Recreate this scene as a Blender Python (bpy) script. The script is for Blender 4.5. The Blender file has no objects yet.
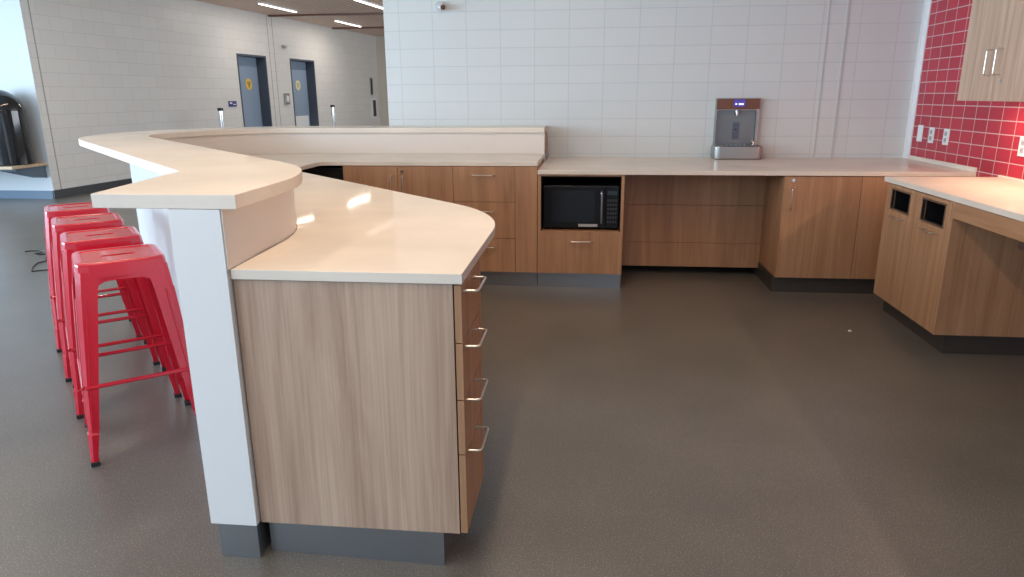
import bpy, bmesh, math, random
from mathutils import Vector, Matrix
random.seed(7)
C = bpy.context.scene.collection
S = bpy.context.scene
PI = math.pi
R = math.radians

# ------------------------------------------------------------------ camera
F_PX = 698.54
YAW, PITCH, ROLL = R(-6.219), R(15.485), R(-0.389)
cy, sy = math.cos(YAW), math.sin(YAW)
r0 = Vector((cy, -sy, 0)); f0 = Vector((sy, cy, 0)); u0 = Vector((0, 0, 1))
fw = math.cos(PITCH)*f0 - math.sin(PITCH)*u0
up = math.sin(PITCH)*f0 + math.cos(PITCH)*u0
r2 = math.cos(ROLL)*r0 + math.sin(ROLL)*up
u2 = -math.sin(ROLL)*r0 + math.cos(ROLL)*up
cam = bpy.data.objects.new('camera', bpy.data.cameras.new('camera'))
C.objects.link(cam)
cam.matrix_world = Matrix(((r2.x, u2.x, -fw.x, 0), (r2.y, u2.y, -fw.y, 0), (r2.z, u2.z, -fw.z, 1.35), (0, 0, 0, 1)))
cam.data.sensor_width = 36.0
cam.data.lens = F_PX*36.0/1024.0
cam.data.clip_start = 0.02
S.camera = cam
S.view_settings.view_transform = 'Standard'
S.view_settings.look = 'None'
S.view_settings.gamma = 1.0
S.view_settings.use_curve_mapping = False
S.view_settings.exposure = 0.12

# ------------------------------------------------------------------ world and lights
W = bpy.data.worlds.new('sky'); S.world = W; W.use_nodes = True
W.node_tree.nodes['Background'].inputs['Color'].default_value = (0.62, 0.78, 1.0, 1)
W.node_tree.nodes['Background'].inputs['Strength'].default_value = 1.2

def area(name, loc, direction, sx, sy_, power, color, spread=180):
    l = bpy.data.lights.new(name, 'AREA'); l.shape = 'RECTANGLE'
    l.size = sx; l.size_y = sy_; l.energy = power; l.color = color; l.spread = R(spread)
    o = bpy.data.objects.new(name, l); C.objects.link(o)
    o.location = loc
    o.rotation_euler = Vector(direction).to_track_quat('-Z', 'Y').to_euler()
    return o

COOL = (0.60, 0.80, 1.0)
WARM = (1.0, 0.76, 0.54)
area('daylight_left', (-10.2, 1.6, 1.75), (1, 0, -0.05), 9.6, 2.3, 760, COOL)
area('daylight_rear', (-6.6, -3.9, 1.75), (0.12, 1, -0.05), 4.8, 2.3, 215, COOL)
area('corridor_fill', (3.0, 13.5, 1.75), (-1, 0.05, 0.0), 8.0, 2.0, 230, (0.92, 0.96, 1.0))  # unseen fill added to brighten the corridor wall and slatted ceiling

# ------------------------------------------------------------------ materials
def mat(name, col, rough=0.5, metal=0.0, coat=0.0, spec=0.5, emit=None, estr=0.0):
    m = bpy.data.materials.new(name); m.use_nodes = True
    b = m.node_tree.nodes['Principled BSDF']
    b.inputs['Base Color'].default_value = (*col, 1)
    b.inputs['Roughness'].default_value = rough
    b.inputs['Metallic'].default_value = metal
    b.inputs['Coat Weight'].default_value = coat
    b.inputs['Coat Roughness'].default_value = 0.05
    b.inputs['Specular IOR Level'].default_value = spec
    if emit:
        b.inputs['Emission Color'].default_value = (*emit, 1)
        b.inputs['Emission Strength'].default_value = estr
    return m

def nodes(m):
    return m.node_tree.nodes, m.node_tree.links, m.node_tree.nodes['Principled BSDF']

def wood(name, dark, light, grain='z', rough=0.45, scale=1.0):
    m = mat(name, light, rough)
    n, l, b = nodes(m)
    g = n.new('ShaderNodeNewGeometry')
    mp = n.new('ShaderNodeMapping')
    s = {'z': (7, 7, 0.55), 'x': (0.55, 7, 7), 'y': (7, 0.55, 7)}[grain]
    mp.inputs['Scale'].default_value = [v*scale for v in s]
    l.new(g.outputs['Position'], mp.inputs['Vector'])
    n1 = n.new('ShaderNodeTexNoise'); n1.inputs['Scale'].default_value = 1.0; n1.inputs['Detail'].default_value = 6; n1.inputs['Roughness'].default_value = 0.6; n1.inputs['Distortion'].default_value = 2.6
    l.new(mp.outputs['Vector'], n1.inputs['Vector'])
    mp2 = n.new('ShaderNodeMapping'); mp2.inputs['Scale'].default_value = [v*scale*18 if v > 5 else v*scale*4 for v in s]
    l.new(g.outputs['Position'], mp2.inputs['Vector'])
    n2 = n.new('ShaderNodeTexNoise'); n2.inputs['Scale'].default_value = 1.0; n2.inputs['Detail'].default_value = 3
    l.new(mp2.outputs['Vector'], n2.inputs['Vector'])
    mx = n.new('ShaderNodeMix'); mx.data_type = 'FLOAT'; mx.inputs[0].default_value = 0.38
    l.new(n1.outputs['Fac'], mx.inputs[2]); l.new(n2.outputs['Fac'], mx.inputs[3])
    mp3 = n.new('ShaderNodeMapping'); mp3.inputs['Scale'].default_value = [v*scale*0.75 for v in s]
    l.new(g.outputs['Position'], mp3.inputs['Vector'])
    wv = n.new('ShaderNodeTexWave'); wv.wave_type = 'RINGS'; wv.rings_direction = 'SPHERICAL'
    wv.inputs['Scale'].default_value = 0.9; wv.inputs['Distortion'].default_value = 7.0; wv.inputs['Detail'].default_value = 3.0; wv.inputs['Detail Scale'].default_value = 1.2
    l.new(mp3.outputs['Vector'], wv.inputs['Vector'])
    mw_ = n.new('ShaderNodeMix'); mw_.data_type = 'FLOAT'; mw_.inputs[0].default_value = 0.09
    l.new(mx.outputs[0], mw_.inputs[2]); l.new(wv.outputs['Fac'], mw_.inputs[3]); mx = mw_
    cr = n.new('ShaderNodeValToRGB')
    cr.color_ramp.elements[0].position = 0.30; cr.color_ramp.elements[0].color = (*dark, 1)
    cr.color_ramp.elements[1].position = 0.66; cr.color_ramp.elements[1].color = (*light, 1)
    l.new(mx.outputs[0], cr.inputs['Fac'])
    l.new(cr.outputs['Color'], b.inputs['Base Color'])
    return m

def block_wall(name, col, mortar, axis, bw, bh, ox, oz, rough=0.45, rot=0.0, offset=0.0, msize=0.004, var=0.03, coat=0.0, bump=0.25):
    """painted masonry: world position -> brick texture.  axis 'x' wall spans x, 'y' spans y"""
    m = mat(name, col, rough, coat=coat)
    n, l, b = nodes(m)
    g = n.new('ShaderNodeNewGeometry')
    sep = n.new('ShaderNodeSeparateXYZ')
    if rot:
        vr = n.new('ShaderNodeVectorRotate'); vr.rotation_type = 'Z_AXIS'; vr.inputs['Angle'].default_value = rot
        l.new(g.outputs['Position'], vr.inputs['Vector']); l.new(vr.outputs[0], sep.inputs[0])
    else:
        l.new(g.outputs['Position'], sep.inputs[0])
    comb = n.new('ShaderNodeCombineXYZ')
    a1 = n.new('ShaderNodeMath'); a1.operation = 'SUBTRACT'; a1.inputs[1].default_value = ox
    a2 = n.new('ShaderNodeMath'); a2.operation = 'SUBTRACT'; a2.inputs[1].default_value = oz
    l.new(sep.outputs[{'x': 0, 'y': 1}[axis]], a1.inputs[0]); l.new(sep.outputs[2], a2.inputs[0])
    l.new(a1.outputs[0], comb.inputs[0]); l.new(a2.outputs[0], comb.inputs[1])
    bk = n.new('ShaderNodeTexBrick')
    bk.offset = offset; bk.squash = 1.0
    bk.inputs['Scale'].default_value = 1.0
    bk.inputs['Brick Width'].default_value = bw; bk.inputs['Row Height'].default_value = bh
    bk.inputs['Mortar Size'].default_value = msize; bk.inputs['Mortar Smooth'].default_value = 0.3
    bk.inputs['Bias'].default_value = 0.0
    bk.inputs['Color1'].default_value = (*[c*(1-var) for c in col], 1)
    bk.inputs['Color2'].default_value = (*[min(1, c*(1+var)) for c in col], 1)
    bk.inputs['Mortar'].default_value = (*mortar, 1)
    l.new(comb.outputs[0], bk.inputs['Vector'])
    l.new(bk.outputs['Color'], b.inputs['Base Color'])
    bp = n.new('ShaderNodeBump'); bp.inputs['Strength'].default_value = bump; bp.inputs['Distance'].default_value = 0.004
    iv = n.new('ShaderNodeMath'); iv.operation = 'SUBTRACT'; iv.inputs[0].default_value = 1.0
    l.new(bk.outputs['Fac'], iv.inputs[1])
    l.new(iv.outputs[0], bp.inputs['Height']); l.new(bp.outputs[0], b.inputs['Normal'])
    return m

def speckled(name, base, spots, rough, scale=260, amount=0.60, coat=0.0, spec=0.5):
    m = mat(name, base, rough, coat=coat, spec=spec)
    n, l, b = nodes(m)
    g = n.new('ShaderNodeNewGeometry')
    n1 = n.new('ShaderNodeTexNoise'); n1.inputs['Scale'].default_value = scale; n1.inputs['Detail'].default_value = 2
    l.new(g.outputs['Position'], n1.inputs['Vector'])
    cr = n.new('ShaderNodeValToRGB'); e = cr.color_ramp.elements
    e[0].position = amount; e[0].color = (*base, 1); e[1].position = amount+0.1; e[1].color = (*spots, 1)
    l.new(n1.outputs['Fac'], cr.inputs['Fac'])
    n2 = n.new('ShaderNodeTexNoise'); n2.inputs['Scale'].default_value = 2.2; n2.inputs['Detail'].default_value = 4
    l.new(g.outputs['Position'], n2.inputs['Vector'])
    mr = n.new('ShaderNodeMapRange'); mr.inputs['From Min'].default_value = 0.3; mr.inputs['From Max'].default_value = 0.7
    mr.inputs['To Min'].default_value = 0.9; mr.inputs['To Max'].default_value = 1.1
    l.new(n2.outputs['Fac'], mr.inputs['Value'])
    mx = n.new('ShaderNodeMix'); mx.data_type = 'RGBA'; mx.blend_type = 'MULTIPLY'; mx.inputs[0].default_value = 1.0
    l.new(cr.outputs['Color'], mx.inputs[6]); l.new(mr.outputs['Result'], mx.inputs[7])
    l.new(mx.outputs[2], b.inputs['Base Color'])
    return m

M = {}
M['floor'] = speckled('floor_vinyl', (0.135, 0.120, 0.102), (0.33, 0.30, 0.26), 0.30, 230, 0.58)
M['block_back'] = block_wall('painted_block_back', (0.66, 0.69, 0.675), (0.57, 0.60, 0.59), 'x', 0.2775, 0.1405, -1.561+2.775, 0.875, 0.35, var=0.012)
M['block_left'] = block_wall('painted_block_left', (0.72, 0.70, 0.67), (0.60, 0.58, 0.55), 'y', 0.39, 0.185, 0.2, 0.02, 0.4, rot=R(6), offset=0.5, var=0.02)
M['paint_white'] = mat('white_wall_paint', (0.66, 0.69, 0.71), 0.5)
M['paint_plain'] = mat('beige_wall_paint', (0.62, 0.57, 0.48), 0.6)
M['ceiling_white'] = mat('ceiling_white', (0.75, 0.74, 0.72), 0.7)
M['tile'] = block_wall('red_tile', (0.44, 0.020, 0.042), (0.62, 0.40, 0.40), 'y', 0.1545, 0.0812, 5.767-0.0772*2, 1.0165, 0.16, offset=0.0, msize=0.0035, var=0.10, bump=0.4)
M['oak'] = wood('honey_oak_laminate', (0.32, 0.155, 0.074), (0.51, 0.280, 0.150))
M['oak_h'] = wood('honey_oak_laminate_level_grain', (0.32, 0.155, 0.074), (0.51, 0.280, 0.150), 'y')
M['oak_daylit'] = wood('honey_oak_laminate_daylit', (0.35, 0.215, 0.145), (0.60, 0.425, 0.31))  # same oak, greyed by daylight painted into its colour
M['slab'] = speckled('cream_solid_surface', (0.78, 0.69, 0.585), (0.80, 0.715, 0.615), 0.52, 120, 0.60, coat=0.30)
M['bar_white'] = mat('white_solid_surface', (0.80, 0.79, 0.77), 0.30)
M['bar_cream'] = mat('cream_knee_wall_surface', (0.78, 0.71, 0.64), 0.34)
M['steel'] = mat('brushed_steel', (0.42, 0.42, 0.41), 0.30, 1.0)
M['steel_kick'] = mat('brushed_steel_kick', (0.36, 0.38, 0.40), 0.33, 0.9)
M['kick_dark'] = mat('dark_kick', (0.055, 0.045, 0.038), 0.45)
M['nickel'] = mat('nickel_pull', (0.72, 0.66, 0.58), 0.28, 1.0)
M['chrome'] = mat('chrome', (0.8, 0.8, 0.8), 0.1, 1.0)
M['black'] = mat('black_plastic', (0.010, 0.010, 0.011), 0.35)
M['black_gloss'] = mat('black_gloss', (0.012, 0.013, 0.016), 0.08, coat=0.5)
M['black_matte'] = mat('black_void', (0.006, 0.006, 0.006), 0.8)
M['red_metal'] = mat('red_enamel', (0.58, 0.005, 0.022), 0.22, 0.0, coat=0.3)
M['rubber'] = mat('rubber', (0.02, 0.02, 0.02), 0.7)
M['white_plastic'] = mat('white_plastic', (0.80, 0.80, 0.80), 0.35)
M['base_black'] = mat('black_cove_base', (0.035, 0.037, 0.042), 0.45)
M['base_blue'] = mat('grey_blue_base', (0.16, 0.22, 0.30), 0.4)
M['door_paint'] = mat('slate_door_paint', (0.27, 0.35, 0.46), 0.25)
M['door_frame'] = mat('dark_door_frame', (0.075, 0.09, 0.12), 0.4)
M['yellow'] = mat('yellow_sign', (0.80, 0.52, 0.10), 0.5)
M['yellow_pale'] = mat('pale_yellow_sign', (0.72, 0.66, 0.42), 0.5)
M['sign_blue'] = mat('navy_sign', (0.06, 0.06, 0.22), 0.4)
M['bench_wood'] = wood('bench_beech', (0.48, 0.33, 0.20), (0.66, 0.50, 0.34), 'x')
M['screen'] = mat('screen_violet', (0.05, 0.03, 0.25), 0.3, emit=(0.16, 0.12, 0.70), estr=0.25)
M['screen_white'] = mat('screen_white', (0.8, 0.8, 0.9), 0.3, emit=(0.8, 0.85, 1.0), estr=0.8)
M['copper'] = mat('reddish_brown_panel', (0.18, 0.070, 0.042), 0.3)
M['alcove_grey'] = mat('grey_plastic_alcove', (0.22, 0.24, 0.25), 0.3, 0.5)
M['lamp_warm'] = mat('lamp_diffuser', (0.9, 0.9, 0.9), 0.5, emit=(1.0, 0.93, 0.82), estr=4.0)
M['lamp_under'] = mat('under_cabinet_diffuser', (0.9, 0.9, 0.9), 0.5, emit=(1.0, 0.82, 0.62), estr=6.0)
M['paper'] = mat('paper', (0.85, 0.84, 0.80), 0.7)
M['key_grey'] = mat('key_grey', (0.035, 0.035, 0.04), 0.4)
M['oven_black'] = mat('oven_black', (0.008, 0.008, 0.009), 0.22, spec=0.3)

# slatted ceiling of the corridor
def slat_mat():
    m = wood('slatted_wood_ceiling', (0.78, 0.57, 0.47), (0.88, 0.69, 0.58), 'y', 0.55)
    n, l, b = nodes(m)
    g = n.new('ShaderNodeNewGeometry'); sep = n.new('ShaderNodeSeparateXYZ'); l.new(g.outputs['Position'], sep.inputs[0])
    mo = n.new('ShaderNodeMath'); mo.operation = 'PINGPONG'; mo.inputs[1].default_value = 0.06
    l.new(sep.outputs[0], mo.inputs[0])
    gt = n.new('ShaderNodeMath'); gt.operation = 'GREATER_THAN'; gt.inputs[1].default_value = 0.046
    l.new(mo.outputs[0], gt.inputs[0])
    old = b.inputs['Base Color'].links[0].from_socket
    mx = n.new('ShaderNodeMix'); mx.data_type = 'RGBA'
    l.new(gt.outputs[0], mx.inputs[0]); l.new(old, mx.inputs[6]); mx.inputs[7].default_value = (0.55, 0.39, 0.32, 1)
    l.new(mx.outputs[2], b.inputs['Base Color'])
    return m
M['slats'] = slat_mat()

# ------------------------------------------------------------------ helpers
def wloc(o):
    v = Vector((0, 0, 0))
    while o is not None:
        v += Vector(o.location); o = o.parent
    return v

def tag(o, label=None, cat=None, group=None, kind=None):
    if label: o['label'] = label
    if cat: o['category'] = cat
    if group: o['group'] = group
    if kind: o['kind'] = kind
    return o

def thing(name, label, cat, loc=(0, 0, 0), group=None):
    o = bpy.data.objects.new(name, None); C.objects.link(o); o.location = loc
    o.empty_display_size = 0.1
    return tag(o, label, cat, group)

def obj(name, bm, m, parent=None, smooth=True, angle=35):
    """link a bmesh given in world coordinates as one object"""
    bmesh.ops.remove_doubles(bm, verts=bm.verts, dist=1e-6)
    bmesh.ops.recalc_face_normals(bm, faces=bm.faces)
    if parent is None:
        xs = [v.co.x for v in bm.verts]; ys = [v.co.y for v in bm.verts]; zs = [v.co.z for v in bm.verts]
        org = Vector(((min(xs)+max(xs))/2, (min(ys)+max(ys))/2, min(zs)))
        loc = org
    else:
        org = wloc(parent); loc = Vector((0, 0, 0))
    for v in bm.verts: v.co -= org
    me = bpy.data.meshes.new(name); bm.to_mesh(me); bm.free()
    me.materials.append(m)
    if smooth:
        for p in me.polygons: p.use_smooth = True
        me.set_sharp_from_angle(angle=R(angle))
    o = bpy.data.objects.new(name, me); C.objects.link(o)
    if smooth:
        wn = o.modifiers.new('weighted_normal', 'WEIGHTED_NORMAL'); wn.keep_sharp = True; wn.weight = 100
    o.location = loc
    if parent is not None: o.parent = parent
    return o

def box(bm, x0, x1, y0, y1, z0, z1, bev=0.0):
    t = bmesh.new()
    vs = [t.verts.new((x, y, z)) for x in (min(x0, x1), max(x0, x1)) for y in (min(y0, y1), max(y0, y1)) for z in (min(z0, z1), max(z0, z1))]
    for f in ((0, 1, 3, 2), (4, 6, 7, 5), (0, 4, 5, 1), (2, 3, 7, 6), (0, 2, 6, 4), (1, 5, 7, 3)):
        t.faces.new([vs[i] for i in f])
    if bev:
        bmesh.ops.bevel(t, geom=t.edges[:], offset=bev, segments=2, affect='EDGES', profile=0.5)
    me = bpy.data.meshes.new('t'); t.to_mesh(me); t.free(); bm.from_mesh(me); bpy.data.meshes.remove(me)
    return bm

def bx(*a, bev=0.0):
    return box(bmesh.new(), *a, bev=bev)

def prism(poly, z0, z1, bev=0.0, bm=None):
    t = bmesh.new()
    lo = [t.verts.new((x, y, z0)) for x, y in poly]; hi = [t.verts.new((x, y, z1)) for x, y in poly]
    t.faces.new(lo); t.faces.new(hi); n = len(poly)
    for i in range(n): t.faces.new((lo[i], lo[(i+1) % n], hi[(i+1) % n], hi[i]))
    bmesh.ops.recalc_face_normals(t, faces=t.faces)
    if bev:
        ed = [e for e in t.edges if abs(e.verts[0].co.z-e.verts[1].co.z) < 1e-6]
        bmesh.ops.bevel(t, geom=ed, offset=bev, segments=2, affect='EDGES', profile=0.5)
    if bm is None: return t
    me = bpy.data.meshes.new('t'); t.to_mesh(me); t.free(); bm.from_mesh(me); bpy.data.meshes.remove(me)
    return bm

def tube(bm, pts, r, seg=10, caps=True):
    pts = [Vector(p) for p in pts]; rings = []
    rs = r if isinstance(r, (list, tuple)) else [r]*len(pts)
    prev = None
    for i, p in enumerate(pts):
        d = (pts[min(i+1, len(pts)-1)]-pts[max(i-1, 0)]).normalized()
        a = d.orthogonal().normalized() if prev is None else (prev-d*prev.dot(d)).normalized()
        prev = a; b = d.cross(a)
        rings.append([bm.verts.new(p+(a*math.cos(2*PI*k/seg)+b*math.sin(2*PI*k/seg))*rs[i]) for k in range(seg)])
    for i in range(len(rings)-1):
        for k in range(seg):
            bm.faces.new((rings[i][k], rings[i][(k+1) % seg], rings[i+1][(k+1) % seg], rings[i+1][k]))
    if caps:
        bm.faces.new(rings[0][::-1]); bm.faces.new(rings[-1])
    return bm

def lathe(bm, c, prof, seg=32):
    c = Vector(c); rings = []
    for r_, z in prof:
        if r_ < 1e-5: rings.append([bm.verts.new(c+Vector((0, 0, z)))])
        else: rings.append([bm.verts.new(c+Vector((r_*math.cos(2*PI*k/seg), r_*math.sin(2*PI*k/seg), z))) for k in range(seg)])
    for a, b in zip(rings, rings[1:]):
        for k in range(seg):
            k2 = (k+1) % seg
            if len(a) == 1 and len(b) == 1: continue
            if len(a) == 1: bm.faces.new((a[0], b[k], b[k2]))
            elif len(b) == 1: bm.faces.new((a[k], a[k2], b[0]))
            else: bm.faces.new((a[k], a[k2], b[k2], b[k]))
    return bm

def arcpts(p, q, s, rad, n=10):
    """fillet corner q between p and s with radius"""
    p, q, s = Vector(p), Vector(q), Vector(s)
    a = (p-q).normalized(); b = (s-q).normalized()
    ang = a.angle(b); t = rad/math.tan(ang/2)
    c = q+(a+b).normalized()*(rad/math.sin(ang/2))
    P0 = q+a*t; P1 = q+b*t
    a0 = math.atan2(P0.y-c.y, P0.x-c.x); a1 = math.atan2(P1.y-c.y, P1.x-c.x)
    d = (a1-a0+PI) % (2*PI)-PI
    return [(c.x+rad*math.cos(a0+d*i/n), c.y+rad*math.sin(a0+d*i/n)) for i in range(n+1)]

def rounded(pts):
    """pts: list of (x, y[, radius]); closed"""
    out = []; n = len(pts)
    for i, p in enumerate(pts):
        if len(p) > 2 and p[2] > 0:
            out += arcpts(Vector(pts[i-1][:2]), Vector(p[:2]), Vector(pts[(i+1) % n][:2]), p[2])
        else: out.append(tuple(p[:2]))
    return out

def plate_with_hole(frame, u0, u1, v0, v1, a0, a1, b0, b1, t0, t1, rad=0.0, seg=6):
    """rectangular plate with a rectangular (rounded) hole; frame(u, v, t) -> world point"""
    bm = bmesh.new()
    def loop(x0, x1, y0, y1, r):
        pts = []
        for cx, cy_, s in ((x1-r, y1-r, 0), (x0+r, y1-r, 90), (x0+r, y0+r, 180), (x1-r, y0+r, 270)):
            for k in range(seg+1):
                a = R(s+90*k/seg); pts.append((cx+r*math.cos(a), cy_+r*math.sin(a)))
        return pts
    L = loop(u0, u1, v0, v1, 1e-4); H = loop(a0, a1, b0, b1, max(rad, 2e-4)); n = len(L)
    V = [[bm.verts.new(frame(x, y, t)) for x, y in P] for P in (L, H) for t in (t0, t1)]
    for k in range(n):
        j = (k+1) % n
        bm.faces.new((V[0][k], V[0][j], V[2][j], V[2][k])); bm.faces.new((V[1][k], V[3][k], V[3][j], V[1][j]))
        bm.faces.new((V[0][k], V[1][k], V[1][j], V[0][j])); bm.faces.new((V[2][k], V[2][j], V[3][j], V[3][k]))
    return bm

def pull(parent, c, along, out, length=0.14, stand=0.032, r=0.0042, name='handle', m='nickel'):
    """bar pull: U-shaped, centre c on the face, 'along' and 'out' unit vectors"""
    c, a, o = Vector(c), Vector(along), Vector(out)
    h = length/2; k = r*2.2
    pts = [c-a*h, c-a*h+o*(stand-k), c-a*(h-k*0.4)+o*(stand-k*0.35), c-a*(h-k)+o*stand, c+a*(h-k)+o*stand, c+a*(h-k*0.4)+o*(stand-k*0.35), c+a*h+o*(stand-k), c+a*h]
    return obj(name, tube(bmesh.new(), pts, r, 10), M[m], parent)

def struct(name, bm, m, parent=None, **k):
    o = obj(name, bm, m, parent, **k)
    if parent is None: o['kind'] = 'structure'
    return o

# heights and key planes
ZB, ZB0 = 1.104, 1.065         # bar top
ZL, ZL0 = 0.901, 0.872         # lower counter
ZW, ZW0 = 0.846, 0.818         # white counters
ZT = 0.113                     # kick height
YW = 5.94; XR = 2.51; YC = 4.875; CH = 3.0

# ------------------------------------------------------------------ room shell
bm = bx(-10.5, 3.4, -4.2, 21.2, -0.12, 0.0); struct('floor', bm, M['floor'])
bm = bx(-10.5, 3.4, -4.2, 9.2, CH, CH+0.12); struct('ceiling', bm, M['ceiling_white'])
bm = bx(-10.5, 3.4, 9.2, 21.2, CH, CH+0.12); struct('ceiling', bm, M['slats'])
for yb in (15.05, 18.0):
    struct('trim_1' if yb < 16 else 'trim_2', bx(-7.2, 3.0, yb-0.06, yb+0.06, CH-0.035, CH+0.0), M['copper'])
struct('wall_back', bx(-1.687, XR, YW, YW+0.32, 0, CH), M['block_back'])
struct('wall_right', bx(XR, XR+0.2, 1.2, YW+0.32, 0, CH), M['tile'])
struct('wall_near_right', bx(XR, XR+0.2, -4.2, 1.2, 0, CH), M['paint_white'])
bm = bmesh.new(); box(bm, XR-0.007, XR, YW-0.075, YW, ZW, CH); box(bm, XR-0.022, XR-0.007, YW-0.007, YW, ZW, CH)
struct('trim_corner', bm, M['white_plastic'])
struct('wall_far', bx(-8, 3.4, 20.7, 20.9, 0, CH), M['paint_plain'])
bm = bmesh.new(); box(bm, 3.2, 3.4, 6.26, 20.7, 0, 0.6); box(bm, 3.2, 3.4, 6.26, 20.7, 2.85, CH); box(bm, 3.2, 3.4, 6.26, 9.3, 0.6, 2.85); box(bm, 3.2, 3.4, 17.7, 20.7, 0.6, 2.85)
for y in (11.4, 13.5, 15.6): box(bm, 3.24, 3.36, y-0.04, y+0.04, 0.6, 2.85)  # window opening made up for the added corridor fill
struct('wall_corridor_right', bm, M['paint_plain'])
# control joint of the back wall: a narrow pilaster strip of uncut block
bm = bmesh.new()
box(bm, 1.800, 1.812, YW-0.003, YW, 0, CH); box(bm, 1.936, 1.955, YW-0.004, YW, 0, CH)
struct('trim_joint', bm, mat('joint_sealant', (0.54, 0.56, 0.55), 0.5))
# white alcove wall on the far left with the bench
struct('wall_alcove', bx(-10.5, -7.373, 8.98, 9.2, 0, CH), M['paint_white'])
struct('baseboard_alcove', bx(-10.5, -7.378, 8.955, 8.98, 0, 0.11), M['base_blue'])
# rear wall and left wall: low sill, head and mullions round large openings (behind the camera)
bm = bmesh.new(); box(bm, -10.5, XR, -4.2, -4.0, 0, 0.5); box(bm, -10.5, XR, -4.2, -4.0, 2.95, CH)
box(bm, 1.8, XR, -4.2, -4.0, 0.5, 2.95); box(bm, -10.5, -9.0, -4.2, -4.0, 0.5, 2.95)
for x in (-6.9, -4.8, -2.7, -0.6): box(bm, x-0.04, x+0.04, -4.16, -4.04, 0.5, 2.95)
struct('wall_rear', bm, M['paint_white'])
bm = bmesh.new(); box(bm, -10.5, -10.3, -4.2, 9.0, 0, 0.5); box(bm, -10.5, -10.3, -4.2, 9.0, 2.95, CH)
for y in (-4.1, -1.9, 0.3, 2.5, 4.7, 6.9, 8.9): box(bm, -10.46, -10.34, y-0.04, y+0.04, 0.5, 2.95)
struct('wall_window_side', bm, M['paint_white'])

# ---- corridor wall (turned 6 degrees): local s along the wall, t outwards, z up
A6 = Vector((-7.373, 8.981, 0)); D6 = Vector((math.sin(R(6)), math.cos(R(6)), 0)); N6 = Vector((D6.y, -D6.x, 0))
def LW(s, t, z): return A6+D6*s+N6*t+Vector((0, 0, z))
def wbox(bm, s0, s1, t0, t1, z0, z1, bev=0.0):
    t = bx(s0, s1, t0, t1, z0, z1, bev=bev)
    for v in t.verts: v.co = LW(v.co.x, v.co.y, v.co.z)
    me = bpy.data.meshes.new('t'); t.to_mesh(me); t.free(); bm.from_mesh(me); bpy.data.meshes.remove(me)
    return bm
doors = [(4.75, 5.80), (6.79, 7.92)]
bm = bmesh.new(); s = 0.0
for a, b in doors:
    wbox(bm, s, a, -0.34, 0, 0, CH); wbox(bm, a, b, -0.34, 0, 2.17, CH); s = b
wbox(bm, s, 12.2, -0.34, 0, 0, CH)
struct('wall_left', bm, M['block_left'])
bm = bmesh.new(); s = 0.0
for a, b in doors: wbox(bm, s, a-0.02, 0, 0.012, 0, 0.115); s = b+0.02
wbox(bm, s, 11.8, 0, 0.012, 0, 0.115)
struct('baseboard_left', bm, M['base_black'])
bm = bmesh.new()
for sj in (0.13, 5.975, 6.17): wbox(bm, sj-0.008, sj+0.008, 0, 0.003, 0.115, CH)
struct('trim_joint_left', bm, mat('joint_sealant_left', (0.36, 0.34, 0.32), 0.5))
wbx = lambda *a, **k: wbox(bmesh.new(), *a, **k)
for i, (a, b) in enumerate(doors):
    d = thing('door_%d' % (i+1), None, None, LW(a, -0.2, 0)); d['kind'] = 'structure'
    obj('door_leaf', wbx(a+0.03, b-0.03, -0.25, -0.205, 0.005, 2.13), M['door_paint'], d)
    bm = bmesh.new(); wbox(bm, a, a+0.03, -0.33, 0.012, 0, 2.17); wbox(bm, b-0.03, b, -0.33, 0.012, 0, 2.17); wbox(bm, a+0.03, b-0.03, -0.33, 0.012, 2.135, 2.17)
    obj('door_frame', bm, M['door_frame'], d)
    sc = 5.40 if i == 0 else 7.44
    # round emblem with triangle on the leaf
    bm = bmesh.new(); n = 28
    c0 = [bm.verts.new(LW(sc+0.115*math.cos(2*PI*k/n), -0.204, 1.60+0.115*math.sin(2*PI*k/n))) for k in range(n)]
    c1 = [bm.verts.new(LW(sc+0.115*math.cos(2*PI*k/n), -0.198, 1.60+0.115*math.sin(2*PI*k/n))) for k in range(n)]
    bm.faces.new(c1); [bm.faces.new((c0[k], c0[(k+1) % n], c1[(k+1) % n], c1[k])) for k in range(n)]
    em = obj('restroom_emblem', bm, M['yellow'] if i == 0 else M['yellow_pale'], d)
    bm = bmesh.new()
    tr = [(-0.075, 0.05), (0.075, 0.05), (0, -0.085)]
    a_ = [bm.verts.new(LW(sc+x, -0.1975, 1.60+z)) for x, z in tr]; b_ = [bm.verts.new(LW(sc+x, -0.194, 1.60+z)) for x, z in tr]
    bm.faces.new(b_); [bm.faces.new((a_[k], a_[(k+1) % 3], b_[(k+1) % 3], b_[k])) for k in range(3)]
    obj('triangle', bm, mat('emblem_triangle_%d' % i, (0.42, 0.26, 0.08) if i == 0 else (0.5, 0.45, 0.3), 0.5), em)
    bm = bmesh.new(); tube(bm, [LW(a+0.10, -0.205, 1.02), LW(a+0.10, -0.15, 1.02)], 0.02); tube(bm, [LW(a+0.10, -0.155, 1.02), LW(a+0.22, -0.155, 1.02)], 0.011)
    obj('door_handle', bm, M['steel'], d)
    obj('kick_or_reflection_plate', wbx(a+0.06, b-0.06, -0.205, -0.200, 0.03, 0.30) if i == 0 else wbx(a+0.06, b-0.10, -0.205, -0.200, 0.06, 0.905), M['steel'] if i == 0 else mat('door_window_reflection', (0.82, 0.83, 0.84), 0.25), d)  # second door: pale panel paints in a window reflection

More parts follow.
